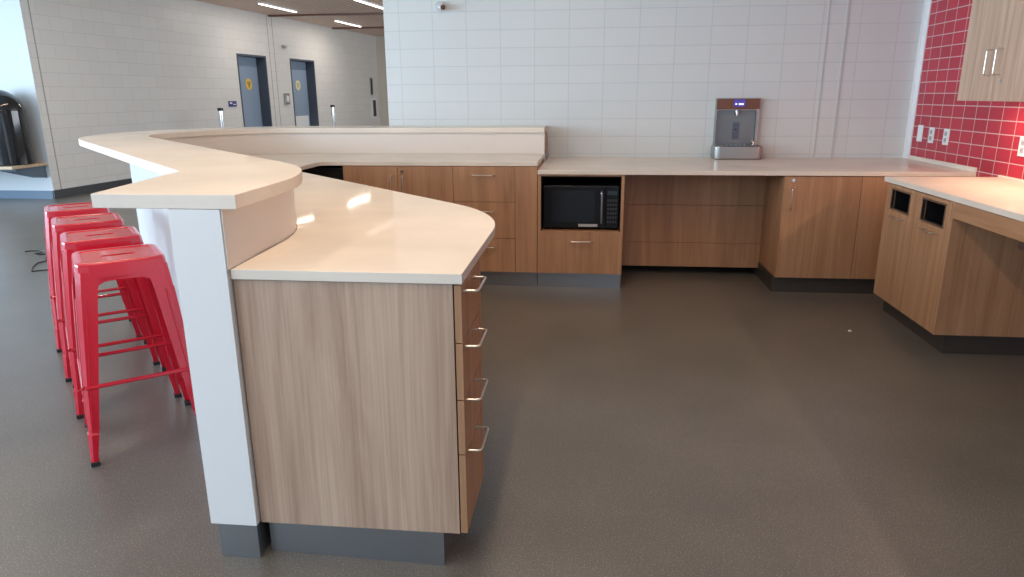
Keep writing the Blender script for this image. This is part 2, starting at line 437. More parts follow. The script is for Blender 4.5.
# signs and boxes on the corridor wall
sg = thing('wall_sign', 'small navy sign plaque on the block wall left of the first slate door', 'sign', LW(4.44, 0, 1.16))
obj('plaque', wbx(4.31, 4.57, 0.001, 0.014, 1.165, 1.272, bev=0.002), M['sign_blue'], sg)
bm = bmesh.new(); wbox(bm, 4.34, 4.42, 0.0142, 0.016, 1.22, 1.25); wbox(bm, 4.45, 4.54, 0.0142, 0.016, 1.20, 1.215)
obj('lettering', bm, M['white_plastic'], sg)
sb = thing('door_opener_plate', 'grey wall box with a round white face between the two slate doors', 'door opener', LW(6.49, 0, 1.18))
obj('housing', wbx(6.39, 6.585, 0.001, 0.04, 1.18, 1.418, bev=0.006), M['steel'], sb)
bm = bmesh.new(); n = 24
c0 = [bm.verts.new(LW(6.487+0.06*math.cos(2*PI*k/n), 0.041, 1.30+0.075*math.sin(2*PI*k/n))) for k in range(n)]
c1 = [bm.verts.new(LW(6.487+0.06*math.cos(2*PI*k/n), 0.047, 1.30+0.075*math.sin(2*PI*k/n))) for k in range(n)]
bm.faces.new(c1); [bm.faces.new((c0[k], c0[(k+1) % n], c1[(k+1) % n], c1[k])) for k in range(n)]
obj('push_disc', bm, M['white_plastic'], sb)
em = thing('emergency_light', 'tiny grey lamp high on the corridor wall above the gap between doors', 'lamp', LW(6.6, 0, 2.36))
obj('housing', wbx(6.50, 6.66, 0.001, 0.05, 2.37, 2.43, bev=0.008), mat('beige_plastic', (0.36, 0.33, 0.30), 0.4), em)
bm = bmesh.new(); lathe(bm, LW(6.62, 0.06, 2.37), [(0, 0), (0.03, 0.0), (0.035, 0.03), (0.02, 0.05), (0, 0.05)], 14)
obj('lamp_head', bm, M['white_plastic'], em)
w1 = thing('wall_slot_panel', 'narrow dark slot panel at far corridor end, upper of two', 'panel', LW(11.25, 0, 1.37))
obj('frame', wbx(11.17, 11.33, 0.001, 0.02, 1.37, 1.85, bev=0.003), M['steel'], w1)
obj('slot', wbx(11.20, 11.30, 0.0205, 0.024, 1.40, 1.82), M['black'], w1)
w2 = thing('wall_slot_panel', 'white framed dark slot panel at far corridor end, lower of two', 'panel', LW(11.33, 0, 0.72))
obj('frame', wbx(11.18, 11.52, 0.001, 0.03, 0.72, 1.29, bev=0.003), M['white_plastic'], w2)
obj('slot', wbx(11.25, 11.45, 0.0305, 0.034, 0.78, 1.23), M['black'], w2)

# posts
for (x, y, h), lab in (((-6.42, 12.0, 1.165), 'slim chrome post with black cap before the navy plaque'), ((-5.85, 16.0, 1.157), 'slim chrome post with black cap right of the second slate door')):
    p = thing('bollard_post', lab, 'post', (x, y, 0), 'slim posts in the corridor')
    obj('base_plate', lathe(bmesh.new(), (x, y, 0), [(0, 0), (0.11, 0), (0.11, 0.012), (0.05, 0.02), (0, 0.02)], 24), M['steel'], p)
    obj('pole', lathe(bmesh.new(), (x, y, 0), [(0, 0.02), (0.036, 0.02), (0.036, h-0.05), (0, h-0.05)], 20), M['chrome'], p)
    obj('cap', lathe(bmesh.new(), (x, y, 0), [(0, h-0.05), (0.048, h-0.05), (0.05, h-0.01), (0.04, h), (0, h)], 20), M['black'], p)

# linear ceiling lights of the corridor (on the slatted ceiling), then room lights out of view
def ceiling_light(p0, p1, label, power, col=WARM, group='linear ceiling lights', w=0.05, emis='lamp_warm'):
    p0, p1 = Vector(p0), Vector(p1); mid = (p0+p1)/2; L = (p1-p0).length; ang = math.atan2(p1.y-p0.y, p1.x-p0.x)
    t = thing('ceiling_light', label, 'ceiling light', (mid.x, mid.y, CH-0.045), group)
    def rb(x0, x1, y0, y1, z0, z1):
        b = bx(x0, x1, y0, y1, z0, z1, bev=0.002)
        for v in b.verts: v.co = Vector((mid.x+v.co.x*math.cos(ang)-v.co.y*math.sin(ang), mid.y+v.co.x*math.sin(ang)+v.co.y*math.cos(ang), v.co.z))
        return b
    obj('housing', rb(-L/2-0.01, L/2+0.01, -w/2-0.012, w/2+0.012, CH-0.03, CH-0.001), M['white_plastic'], t)
    obj('diffuser', rb(-L/2, L/2, -w/2, w/2, CH-0.042, CH-0.0305), M[emis], t)
    if power:
        l = bpy.data.lights.new('ceiling_lamp', 'AREA'); l.shape = 'RECTANGLE'; l.size = L; l.size_y = w; l.energy = power; l.color = col if mid.y < 9 else (1.0, 0.92, 0.82)
        o = bpy.data.objects.new('ceiling_lamp', l); C.objects.link(o); o.location = (mid.x, mid.y, CH-0.05); o.rotation_euler = (0, 0, ang)
ceiling_light((-5.964, 12.97, 0), (-5.854, 14.33, 0), 'linear ceiling light nearest the first slate door', 13)
ceiling_light((-5.67, 16.1, 0), (-5.56, 17.5, 0), 'linear ceiling light beyond the first brown ceiling strip', 18)
ceiling_light((-4.10, 12.70, 0), (-3.985, 14.06, 0), 'linear ceiling light beside the pale block wall corner', 0)
RL = ((-5.2, 4.2, 16, 'unseen added linear light above the walkway, left of the stools'), (-5.2, 7.6, 22, 'unseen added linear light above the walkway, near the corridor mouth'),  # walkway pair is added to lift the corridor wall
      (-0.43, 2.5, 33, 'linear ceiling light above the lower counter, over the frame'), (-0.43, -0.1, 18, 'linear ceiling light above the near end of the bar'),
      (-2.50, 2.5, 14, 'linear ceiling light above the red stools'), (-2.50, -0.1, 8, 'linear ceiling light above the floor left of the camera'))
for x, y, p, lab in RL:
    ceiling_light((x, y-1.2, 0), (x, y+1.2, 0), lab, p, group='room ceiling lights above the frame')

# ------------------------------------------------------------------ the bar: shared plan curves
NX, NY = 0.7193, 0.6947
N0 = 0.588
CA = Vector((-2.27, 4.83)); R0 = 1.1346
YE = 1.731
def bar_curve(o, xn, xc, fillet=0.0, end_x=-0.345, y0=None):
    """plan polyline at inward offset o from the outer edge of the bar top: near end (x = xn), bend (x = xc), diagonal, round corner, right end"""
    yn = YE if y0 is None else y0
    yc = (N0+o-NX*xc)/NY
    tp = CA-Vector((NX, NY))*(R0-o)
    pts = [(xn, yn)]
    if fillet: pts += arcpts((xn, yn), (xc, yc), (tp.x, tp.y), fillet)
    else: pts.append((xc, yc))
    for k in range(25):
        a = R(224)-R(134)*k/24; pts.append((CA.x+(R0-o)*math.cos(a), CA.y+(R0-o)*math.sin(a)))
    ye = CA.y+R0-o
    if ye > YW-0.002:
        pts += [(-1.700, ye), (-1.700, YW-0.002), (end_x, YW-0.002)]
    else: pts.append((end_x, ye))
    return pts

# half wall
bw = thing('bar_half_wall', 'white angled half wall holding up the raised bar top', 'half wall', (-1.03, 1.8, 0))
outer = bar_curve(0.262, -1.105, -1.157); inner = bar_curve(0.372, -0.961, -0.994, 0.80)
obj('wall_core', prism(outer+inner[::-1], ZT, ZB0-0.0005), M['bar_white'], bw)
ko = bar_curve(0.285, -1.084, -1.132); ki = bar_curve(0.368, -0.9625, -0.998, 0.80)
obj('kick_or_reflection_plate', prism([(a, b+0.002 if b < 1.8 else b) for a, b in ko]+[(a, b+0.002 if b < 1.8 else b) for a, b in ki][::-1], 0, ZT-0.0005), M['steel_kick'], bw)
# cream surface lining of the inner side between lower counter and bar
lin = bar_curve(0.3725, -0.9605, -0.9935, 0.80, y0=YE+0.004); lin2 = bar_curve(0.377, -0.956, -0.989, 0.80, y0=YE+0.004)
obj('inner_lining', prism(lin+lin2[::-1], ZL+0.0005, ZB0-0.0008), M['bar_cream'], bw)
# end cap visible at right end
obj('end_cap', bx(-0.345, -0.338, 5.654, 5.80, ZL, ZB0-0.001), M['oak'], bw)

bt = obj('bar_countertop', prism(bar_curve(0.0, -1.317, -1.408)+bar_curve(0.400, -0.914, -0.926, 0.90)[::-1], ZB0, ZB, bev=0.003), M['slab'])
tag(bt, 'cream raised bar top that bends round on the white half wall', 'countertop')

# lower counter
yc_in = bar_curve(0.3775, -0.955, -0.9885, 0.80)
pts = [(-0.955, 1.742), (-0.321, 1.740)]
pts += arcpts((-0.321, 1.74), (-0.321, 2.702), (-1.905, 4.342), 0.85, 14)
pts += arcpts((-0.321, 2.702), (-1.905, 4.342), (-1.905, 4.885), 0.12, 6)
pts += arcpts((-1.905, 4.342), (-1.905, 4.885), (-0.35, 4.885), 0.07, 6)
pts += [(-0.350, 4.885)]
pts += yc_in[::-1][:-1]
lc = obj('lower_countertop', prism(pts, ZL0, ZL, bev=0.003), M['slab'])
tag(lc, 'cream desk-height countertop wrapping inside the raised bar', 'countertop')

# near drawer cabinet
cab = thing('drawer_cabinet', 'oak four-drawer cabinet at near end of bar with wide blank end panel', 'cabinet', (-0.64, 1.95, 0))
bm = prism([(-0.9560, 1.752), (-0.3495, 1.752), (-0.3495, 1.772), (-0.9560, 1.772)], ZT, ZL0-0.003)
obj('end_panel', bm, M['oak_daylit'], cab)
obj('carcass', bx(-0.945, -0.3475, 1.79, 2.085, ZT, ZL0-0.001), M['oak'], cab)
zz = [ZT+0.001, 0.369, 0.536, 0.704, ZL0-0.004]
for k in range(4):
    d = obj('drawer', bx(-0.3455, -0.326, 1.753, 2.085, zz[k]+0.0015, zz[k+1]-0.0015, bev=0.0008), M['oak'], cab)
    pull(d, (-0.326, 1.860, [0.367, 0.525, 0.684, 0.843][k] - (0.0 if k else 0.0)), (0, 1, 0), (1, 0, 0), 0.145, 0.040, 0.0042)
obj('toe_kick', prism([(-0.945, 1.775), (-0.398, 1.752), (-0.398, 2.08), (-0.945, 2.08)], 0, ZT-0.0005), M['steel_kick'], cab)

# ------------------------------------------------------------------ back run under the lower counter
def cabinet_door(parent, x0, x1, z0, z1, name='door', m='oak', y=YC, th=0.019):
    return obj(name, bx(x0+0.0015, x1-0.0015, y, y+th, z0+0.0015, z1-0.0015, bev=0.0008), M[m], parent)
def lock(parent, c, out=(0, -1, 0)):
    c = Vector(c); o = Vector(out)
    return obj('lock', tube(bmesh.new(), [c, c+o*0.006], 0.011, 16), M['chrome'], parent)

dc = thing('door_cabinet', 'oak cabinet with two doors under far end of the bar', 'cabinet', (-1.34, 5.1, 0))
obj('carcass', bx(-1.742, -0.9455, YC+0.020, 5.40, ZT, ZL0-0.001), M['oak'], dc)
d1 = cabinet_door(dc, -1.742, -1.345, ZT, ZL0-0.004); d2 = cabinet_door(dc, -1.345, -0.945, ZT, ZL0-0.004)
pull(d1, (-1.388, YC, 0.735), (0, 0, 1), (0, -1, 0), 0.14); pull(d2, (-1.302, YC, 0.735), (0, 0, 1), (0, -1, 0), 0.14)
lock(d2, (-1.309, YC, 0.833))
obj('toe_kick', bx(-1.742, -0.9455, 4.922, 5.0, 0, ZT-0.0005), M['steel_kick'], dc)
dr = thing('drawer_cabinet', 'oak three-drawer cabinet between the two-door cabinet and the microwave', 'cabinet', (-0.65, 5.1, 0))
obj('carcass', bx(-0.9445, -0.3500, YC+0.020, 5.40, ZT, ZL0-0.001), M['oak'], dr)
for z0, z1, hz in ((ZT, 0.361, 0.300), (0.361, 0.622, 0.557), (0.622, ZL0-0.004, 0.812)):
    d = cabinet_door(dr, -0.945, -0.505, z0, z1, 'drawer'); pull(d, (-0.727, YC, hz), (1, 0, 0), (0, -1, 0), 0.15)
obj('filler_panel', bx(-0.5035, -0.3500, YC, YC+0.019, ZT+0.0015, ZL0-0.004, bev=0.0008), M['oak'], dr)
obj('toe_kick', bx(-0.9445, -0.350, 4.922, 5.0, 0, ZT-0.0005), M['steel_kick'], dr)
ap = thing('corner_gap_fill', 'made-up black block filling the dark corner gap left of the two-door cabinet', 'gap fill', (-2.1, 5.3, 0))
obj('body', bx(-2.28, -1.7435, 4.99, 5.42, 0.02, ZL0-0.02, bev=0.004), M['black_matte'], ap)  # plain black block added where only a dark gap shows
obj('gap_fill_front', bx(-2.28, -1.7435, 4.955, 4.988, 0.06, ZL0-0.025, bev=0.004), M['black'], ap)

# ------------------------------------------------------------------ microwave cabinet
mc = thing('microwave_cabinet', 'oak open-niche cabinet with one drawer below the microwave', 'cabinet', (-0.05, 5.1, 0))
bm = bmesh.new()
box(bm, -0.346, -0.324, YC, 5.40, ZT, ZW0-0.001); box(bm, 0.232, 0.252, YC, 5.40, ZT, ZW0-0.001); box(bm, -0.324, 0.232, YC+0.02, 5.40, ZT, 0.42)
box(bm, -0.324, 0.232, YC+0.003, 5.40, 0.806, ZW0-0.001)
obj('carcass', bm, M['oak'], mc)
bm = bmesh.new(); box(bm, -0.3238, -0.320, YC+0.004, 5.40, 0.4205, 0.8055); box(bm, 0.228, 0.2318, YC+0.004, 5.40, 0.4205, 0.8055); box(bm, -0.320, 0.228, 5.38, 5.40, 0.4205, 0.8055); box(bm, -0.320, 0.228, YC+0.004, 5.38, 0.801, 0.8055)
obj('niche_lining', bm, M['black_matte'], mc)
d = obj('drawer', bx(-0.3445, 0.2505, YC-0.001, YC+0.0195, ZT+0.001, 0.417, bev=0.0008), M['oak'], mc)
pull(d, (-0.036, YC-0.001, 0.351), (1, 0, 0), (0, -1, 0), 0.145)
obj('toe_kick', bx(-0.346, 0.250, 4.915, 5.0, 0, ZT-0.0005), M['steel_kick'], mc)
mw = thing('microwave_oven', 'black microwave oven inside the open cabinet niche', 'microwave', (-0.04, 5.12, 0.4205))
obj('case', bx(-0.312, 0.222, 4.935, 5.33, 0.432, 0.735, bev=0.006), M['black'], mw)
for x in (-0.28, 0.19):
    for y in (4.97, 5.29): obj('foot', tube(bmesh.new(), [(x, y, 0.4208), (x, y, 0.434)], 0.012), M['rubber'], mw)
dd = obj('door', bx(-0.308, 0.125, 4.917, 4.9345, 0.440, 0.730, bev=0.004), M['oven_black'], mw)
obj('window', bx(-0.255, 0.055, 4.9145, 4.9172, 0.478, 0.700, bev=0.001), mat('dark_window', (0.012, 0.014, 0.018), 0.12, spec=0.4), dd)
obj('handle', tube(bmesh.new(), [(0.100, 4.916, 0.475), (0.100, 4.888, 0.482), (0.100, 4.884, 0.50), (0.100, 4.884, 0.67), (0.100, 4.888, 0.688), (0.100, 4.916, 0.695)], 0.0075, 10), M['steel'], dd)
cp = obj('control_panel', bx(0.128, 0.219, 4.917, 4.9345, 0.440, 0.730, bev=0.004), M['oven_black'], mw)
bm = bmesh.new()
for i in range(4):
    for j in range(6): box(bm, 0.140+i*0.018, 0.153+i*0.018, 4.9150, 4.9168, 0.475+j*0.030, 0.492+j*0.030)
obj('buttons', bm, M['key_grey'], cp)
obj('display', bx(0.140, 0.207, 4.9150, 4.9168, 0.672, 0.700), mat('dim_display', (0.03, 0.05, 0.06), 0.2), cp)
obj('label', bx(-0.06, 0.075, 4.9152, 4.9168, 0.447, 0.466), mat('silver_label', (0.45, 0.45, 0.46), 0.4), dd)

# knee space panels
kp = thing('knee_space_panel', 'shaded oak back panel in the open knee space below the pale counter', 'panel', (0.78, 5.36, 0.065))
zs = [0.065, 0.254, 0.543, ZW0-0.001]
for k in range(3):
    obj('board', bx(0.254, 1.311, 5.35, 5.37, zs[k]+0.001, zs[k+1]-0.001, bev=0.001), M['oak'], kp)

# back right cabinet
rc = thing('corner_cabinet', 'oak single-door cabinet with a lock beside the knee space', 'cabinet', (1.7, 5.2, 0))
obj('side_panel', bx(1.3125, 1.3315, YC+0.001, 5.9, ZT, ZW0-0.001), M['oak'], rc)
obj('carcass', bx(1.332, 2.48, YC+0.021, 5.9, ZT, ZW0-0.001), M['oak'], rc)
d = cabinet_door(rc, 1.313, 1.812, ZT, ZW0-0.004)
pull(d, (1.362, YC, 0.665), (0, 0, 1), (0, -1, 0), 0.14); lock(d, (1.370, YC, 0.787))
obj('filler_panel', bx(1.8135, 2.49, YC, YC+0.019, ZT+0.0015, ZW0-0.004, bev=0.0008), M['oak'], rc)
bm = prism([(1.2855+0.02, 5.88), (1.2855+0.02, 4.915), (2.49, 4.915), (2.49, 4.93), (1.325, 4.93), (1.325, 5.88)], 0, ZT-0.0005)
obj('toe_kick', bm, M['kick_dark'], rc)

wc = obj('back_countertop', bx(-0.347, XR-0.001, 4.865, YW-0.001, ZW0, ZW, bev=0.003), M['slab'])
tag(wc, 'long pale countertop against the back block wall below the bottle filler', 'countertop')
bs = obj('backsplash_strip', bx(XR-0.014, XR-0.001, 4.865, YW-0.078, ZW+0.0005, ZW+0.030, bev=0.002), M['slab'])
tag(bs, 'low pale strip where the back countertop meets the red tile', 'backsplash')

# ------------------------------------------------------------------ right run: bin cabinet, open sink bay
XF = 1.835
bc = thing('waste_cabinet', 'oak cabinet with two square waste openings at the right', 'cabinet', (2.15, 4.12, 0))
bm = bmesh.new()
box(bm, XF+0.021, 2.49, 4.50, 4.53, ZT, ZW0-0.001)
box(bm, XF+0.021, 2.49, 3.73, 4.50, ZT, 0.30)
box(bm, 2.30, 2.49, 3.73, 4.50, 0.30, ZW0-0.001)
obj('carcass', bm, M['oak'], bc)
obj('side_panel', bx(XF+0.0005, 2.495, 3.71, 3.7295, ZT, ZW0-0.0015, bev=0.0008), M['oak'], bc)
FRX = lambda u, v, t: Vector((t, u, v))
for (y0, y1, a0, a1) in ((4.125, 4.53, 4.200, 4.447), (3.7305, 4.125, 3.790, 4.044)):
    d = obj('door', plate_with_hole(FRX, y0+0.0015, y1-0.0015, ZT+0.0015, ZW0-0.004, a0, a1, 0.674, 0.790, XF, XF+0.019, rad=0.004), M['oak'], bc)
    fr = plate_with_hole(FRX, a0-0.006, a1+0.006, 0.668, 0.796, a0+0.004, a1-0.004, 0.678, 0.786, XF-0.003, XF+0.012, rad=0.003)
    obj('opening_frame', fr, M['steel'], d)
    bm = bmesh.new()
    box(bm, XF+0.0195, 2.15, a0-0.004, a0, 0.60, 0.794); box(bm, XF+0.0195, 2.15, a1, a1+0.004, 0.60, 0.794)
    box(bm, 2.15, 2.155, a0-0.004, a1+0.004, 0.60, 0.794); box(bm, XF+0.0195, 2.15, a0, a1, 0.790, 0.794); box(bm, XF+0.0195, 2.15, a0, a1, 0.596, 0.60)
    obj('chute', bm, M['black'], d)
    pull(d, (XF, (a0+a1)/2, 0.632), (0, 1, 0), (-1, 0, 0), 0.145)
bm = prism([(1.909, 3.745), (2.49, 3.745), (2.49, 3.757), (1.921, 3.757), (1.921, 4.53), (1.909, 4.53)], 0, ZT-0.0005)
obj('toe_kick', bm, M['kick_dark'], bc)
sa = thing('sink_apron', 'oak apron board over the open space below the sink', 'apron', (XF, 2.9, 0.736))
obj('board', bx(XF+0.0005, XF+0.020, 1.6, 3.7085, 0.736, ZW0-0.002, bev=0.0008), M['oak_h'], sa)
obj('rear_panel', bx(2.44, 2.46, 1.6, 3.7085, 0.25, ZW0-0.002), M['oak'], sa)
FRZ = lambda u, v, t: Vector((u, v, t))
rt = obj('sink_countertop', plate_with_hole(FRZ, 1.838, XR-0.001, 1.55, 4.60, 1.975, 2.36, 2.85, 3.39, ZW0, ZW, rad=0.05), M['slab'])
tag(rt, 'pink-cream sink countertop over the waste cabinet along the red tile', 'countertop')
sk = thing('sink_basin', 'undermounted sink set into the right countertop at frame edge', 'sink', (2.17, 3.12, 0.65))
bm = plate_with_hole(FRZ, 1.955, 2.38, 2.83, 3.41, 1.985, 2.35, 2.86, 3.38, ZW0-0.010, ZW0-0.0005, rad=0.05)
bm2 = plate_with_hole(FRZ, 1.980, 2.355, 2.855, 3.385, 1.985, 2.35, 2.86, 3.38, 0.66, ZW0-0.010, rad=0.05)
me = bpy.data.meshes.new('t'); bm2.to_mesh(me); bm2.free(); bm.from_mesh(me)
box(bm, 1.980, 2.355, 2.855, 3.385, 0.652, 0.66)
obj('bowl', bm, M['steel'], sk)
obj('drain', lathe(bmesh.new(), (2.17, 3.12, 0.6605), [(0, 0.004), (0.03, 0.004), (0.045, 0.002), (0.045, 0)], 24), M['chrome'], sk)
b2 = obj('backsplash_strip', bx(XR-0.012, XR-0.001, 1.6, 4.60, ZW+0.0005, ZW+0.013, bev=0.001), M['slab'])
tag(b2, 'thin pale strip where the sink countertop meets the red tile', 'backsplash')

# upper cabinet
XU = 2.20
uc = thing('upper_cabinet', 'oak wall cabinet hung on the red tile above the sink counter', 'wall cabinet', (2.35, 3.5, 1.30))
obj('carcass', bx(XU+0.020, XR-0.002, 2.425, 4.620, 1.312, 2.45), M['oak_daylit'], uc)
for y0, y1, hy in ((4.255, 4.62, 4.302), (3.89, 4.255, 4.210), (3.525, 3.89, 3.57), (3.16, 3.525, 3.48), (2.795, 3.16, 2.84), (2.43, 2.795, 2.75)):
    d = obj('door', bx(XU, XU+0.019, y0+0.0012, y1-0.0012, 1.300, 2.45, bev=0.0008), M['oak_daylit'], uc)
    pull(d, (XU, hy, 1.505), (0, 0, 1), (-1, 0, 0), 0.135, 0.034)
    if abs(hy-4.21) < 0.01: lock(d, (XU, 4.185, 1.404), (-1, 0, 0))
ul = thing('under_cabinet_light', 'slim warm light strip fixed below the oak wall cabinet', 'light', (2.33, 3.5, 1.29))
obj('housing', bx(2.29, 2.35, 2.45, 4.58, 1.3055, 1.3115, bev=0.002), M['white_plastic'], ul)
obj('diffuser', bx(2.298, 2.342, 2.47, 4.56, 1.3022, 1.3053), M['lamp_under'], ul)
area('under_cabinet_lamp', (2.32, 3.52, 1.3015), (0, 0, -1), 0.03, 2.08, 9.5, (1.0, 0.68, 0.46)).rotation_euler = (0, 0, 0)

# outlets on the red tile
def outlet(yc_, zc, w, h, kind, label, cat='outlet'):
    t = thing('wall_'+('outlet' if kind != 'switch' else 'switch'), label, cat, (XR, yc_, zc-h/2), 'white wall plates on the red tile')
    obj('cover_plate', bx(XR-0.008, XR-0.0005, yc_-w/2, yc_+w/2, zc-h/2, zc+h/2, bev=0.0025), M['white_plastic'], t)
    if kind == 'blank': return
    if kind == 'switch':
        obj('rocker', bx(XR-0.014, XR-0.0082, yc_-0.017, yc_+0.017, zc-0.034, zc+0.034, bev=0.002), mat('rocker_grey', (0.5, 0.5, 0.5), 0.4), t)
    else:
        for dz in (-0.022, 0.022):
            s = obj('socket', bx(XR-0.0105, XR-0.0082, yc_-0.016, yc_+0.016, zc+dz-0.016, zc+dz+0.016, bev=0.003), mat('socket_grey', (0.42, 0.42, 0.43), 0.4), t)
            bm = bmesh.new(); box(bm, XR-0.0112, XR-0.0106, yc_-0.008, yc_-0.005, zc+dz-0.005, zc+dz+0.006); box(bm, XR-0.0112, XR-0.0106, yc_+0.005, yc_+0.008, zc+dz-0.005, zc+dz+0.006)
            obj('slots', bm, M['black'], s)
outlet(5.735, 1.049, 0.080, 0.122, 'blank', 'white blank wall plate nearest the corner on the red tile')
outlet(5.550, 1.045, 0.075, 0.112, 'socket', 'white outlet on the red tile, middle of the three by the corner')
outlet(5.330, 1.045, 0.078, 0.112, 'socket', 'white outlet on the red tile, farthest from the corner of the grouped three')
outlet(4.415, 1.042, 0.078, 0.112, 'socket', 'white outlet on the red tile below the wall cabinet at frame edge')

# ------------------------------------------------------------------ bottle filler on the back wall
bf = thing('bottle_filler', 'steel bottle filling station with a violet screen on the back block wall', 'water fountain', (1.19, YW, 0.85))
bm = plate_with_hole(lambda u, v, t: Vector((u, t, v)), 1.004, 1.345, 0.93, 1.315, 1.014, 1.322, 0.955, 1.222, YW-0.05, YW-0.0005, rad=0.02)
obj('housing', bm, M['steel'], bf)
bm = bmesh.new(); box(bm, 1.015, 1.321, YW-0.012, YW-0.002, 0.956, 1.221)
obj('alcove', bm, M['alcove_grey'], bf)
obj('top_panel', bx(1.008, 1.341, YW-0.0580, YW-0.0503, 1.228, 1.310, bev=0.002), M['copper'], bf)
sc = obj('screen', bx(1.138, 1.226, YW-0.0640, YW-0.05803, 1.248, 1.304, bev=0.001), M['screen'], bf)
obj('screen_readout', bx(1.176, 1.214, YW-0.0650, YW-0.06402, 1.262, 1.275), M['screen_white'], sc)
obj('screen_icon', bx(1.148, 1.162, YW-0.0650, YW-0.06402, 1.264, 1.276), M['screen_white'], sc)
obj('spout', tube(bmesh.new(), [(1.176, YW-0.022, 1.221), (1.176, YW-0.030, 1.20), (1.176, YW-0.034, 1.175)], [0.022, 0.018, 0.012], 14), M['steel'], bf)
obj('sensor_strip', bx(1.150, 1.203, YW-0.018, YW-0.0122, 0.995, 1.125, bev=0.002), mat('sensor_grey', (0.10, 0.12, 0.16), 0.3), bf)
obj('sensor_eye', lathe(bmesh.new(), (1.176, YW-0.019, 1.07), [(0, -0.008), (0.008, 0), (0, 0.008)], 12), M['black'], bf)
# basin: rounded tray projecting from the wall
pl = rounded([(0.985, YW-0.051), (0.985, YW-0.20, 0.05), (1.370, YW-0.20, 0.05), (1.370, YW-0.051)])
bm = prism(pl, 0.8465+0.0, 0.950, bev=0.012)
obj('basin_body', bm, M['steel'], bf)
pi = rounded([(1.02, YW-0.056), (1.02, YW-0.175, 0.05), (1.35, YW-0.175, 0.05), (1.35, YW-0.056)])
obj('basin_tray', prism(pi, 0.950, 0.954, bev=0.001), mat('tray_dark', (0.28, 0.27, 0.25), 0.25, 1.0), bf)
obj('bubbler', tube(bmesh.new(), [(1.30, YW-0.11, 0.954), (1.30, YW-0.11, 0.972), (1.285, YW-0.115, 0.985)], [0.02, 0.014, 0.012], 12), M['chrome'], bf)
bm = bmesh.new()
for k in range(5): box(bm, 1.08+k*0.035, 1.095+k*0.035, YW-0.15, YW-0.08, 0.954, 0.957)
obj('drain_grate', bm, M['chrome'], bf)

# ceiling-side device high on the back wall
dv = thing('wall_camera', 'small domed metal camera high on the back block wall', 'camera', (-1.21, YW, 2.03))
obj('mount', tube(bmesh.new(), [(-1.215, YW-0.001, 2.045), (-1.215, YW-0.03, 2.045)], 0.032, 18), mat('grey_alloy', (0.42, 0.44, 0.47), 0.35, 0.6), dv)
obj('body', tube(bmesh.new(), [(-1.222, YW-0.028, 2.045), (-1.19, YW-0.075, 2.032), (-1.172, YW-0.10, 2.024)], [0.022, 0.028, 0.022], 16), M['chrome'], dv)
obj('lens', tube(bmesh.new(), [(-1.173, YW-0.099, 2.024), (-1.168, YW-0.106, 2.022)], 0.018, 16), M['black_gloss'], dv)

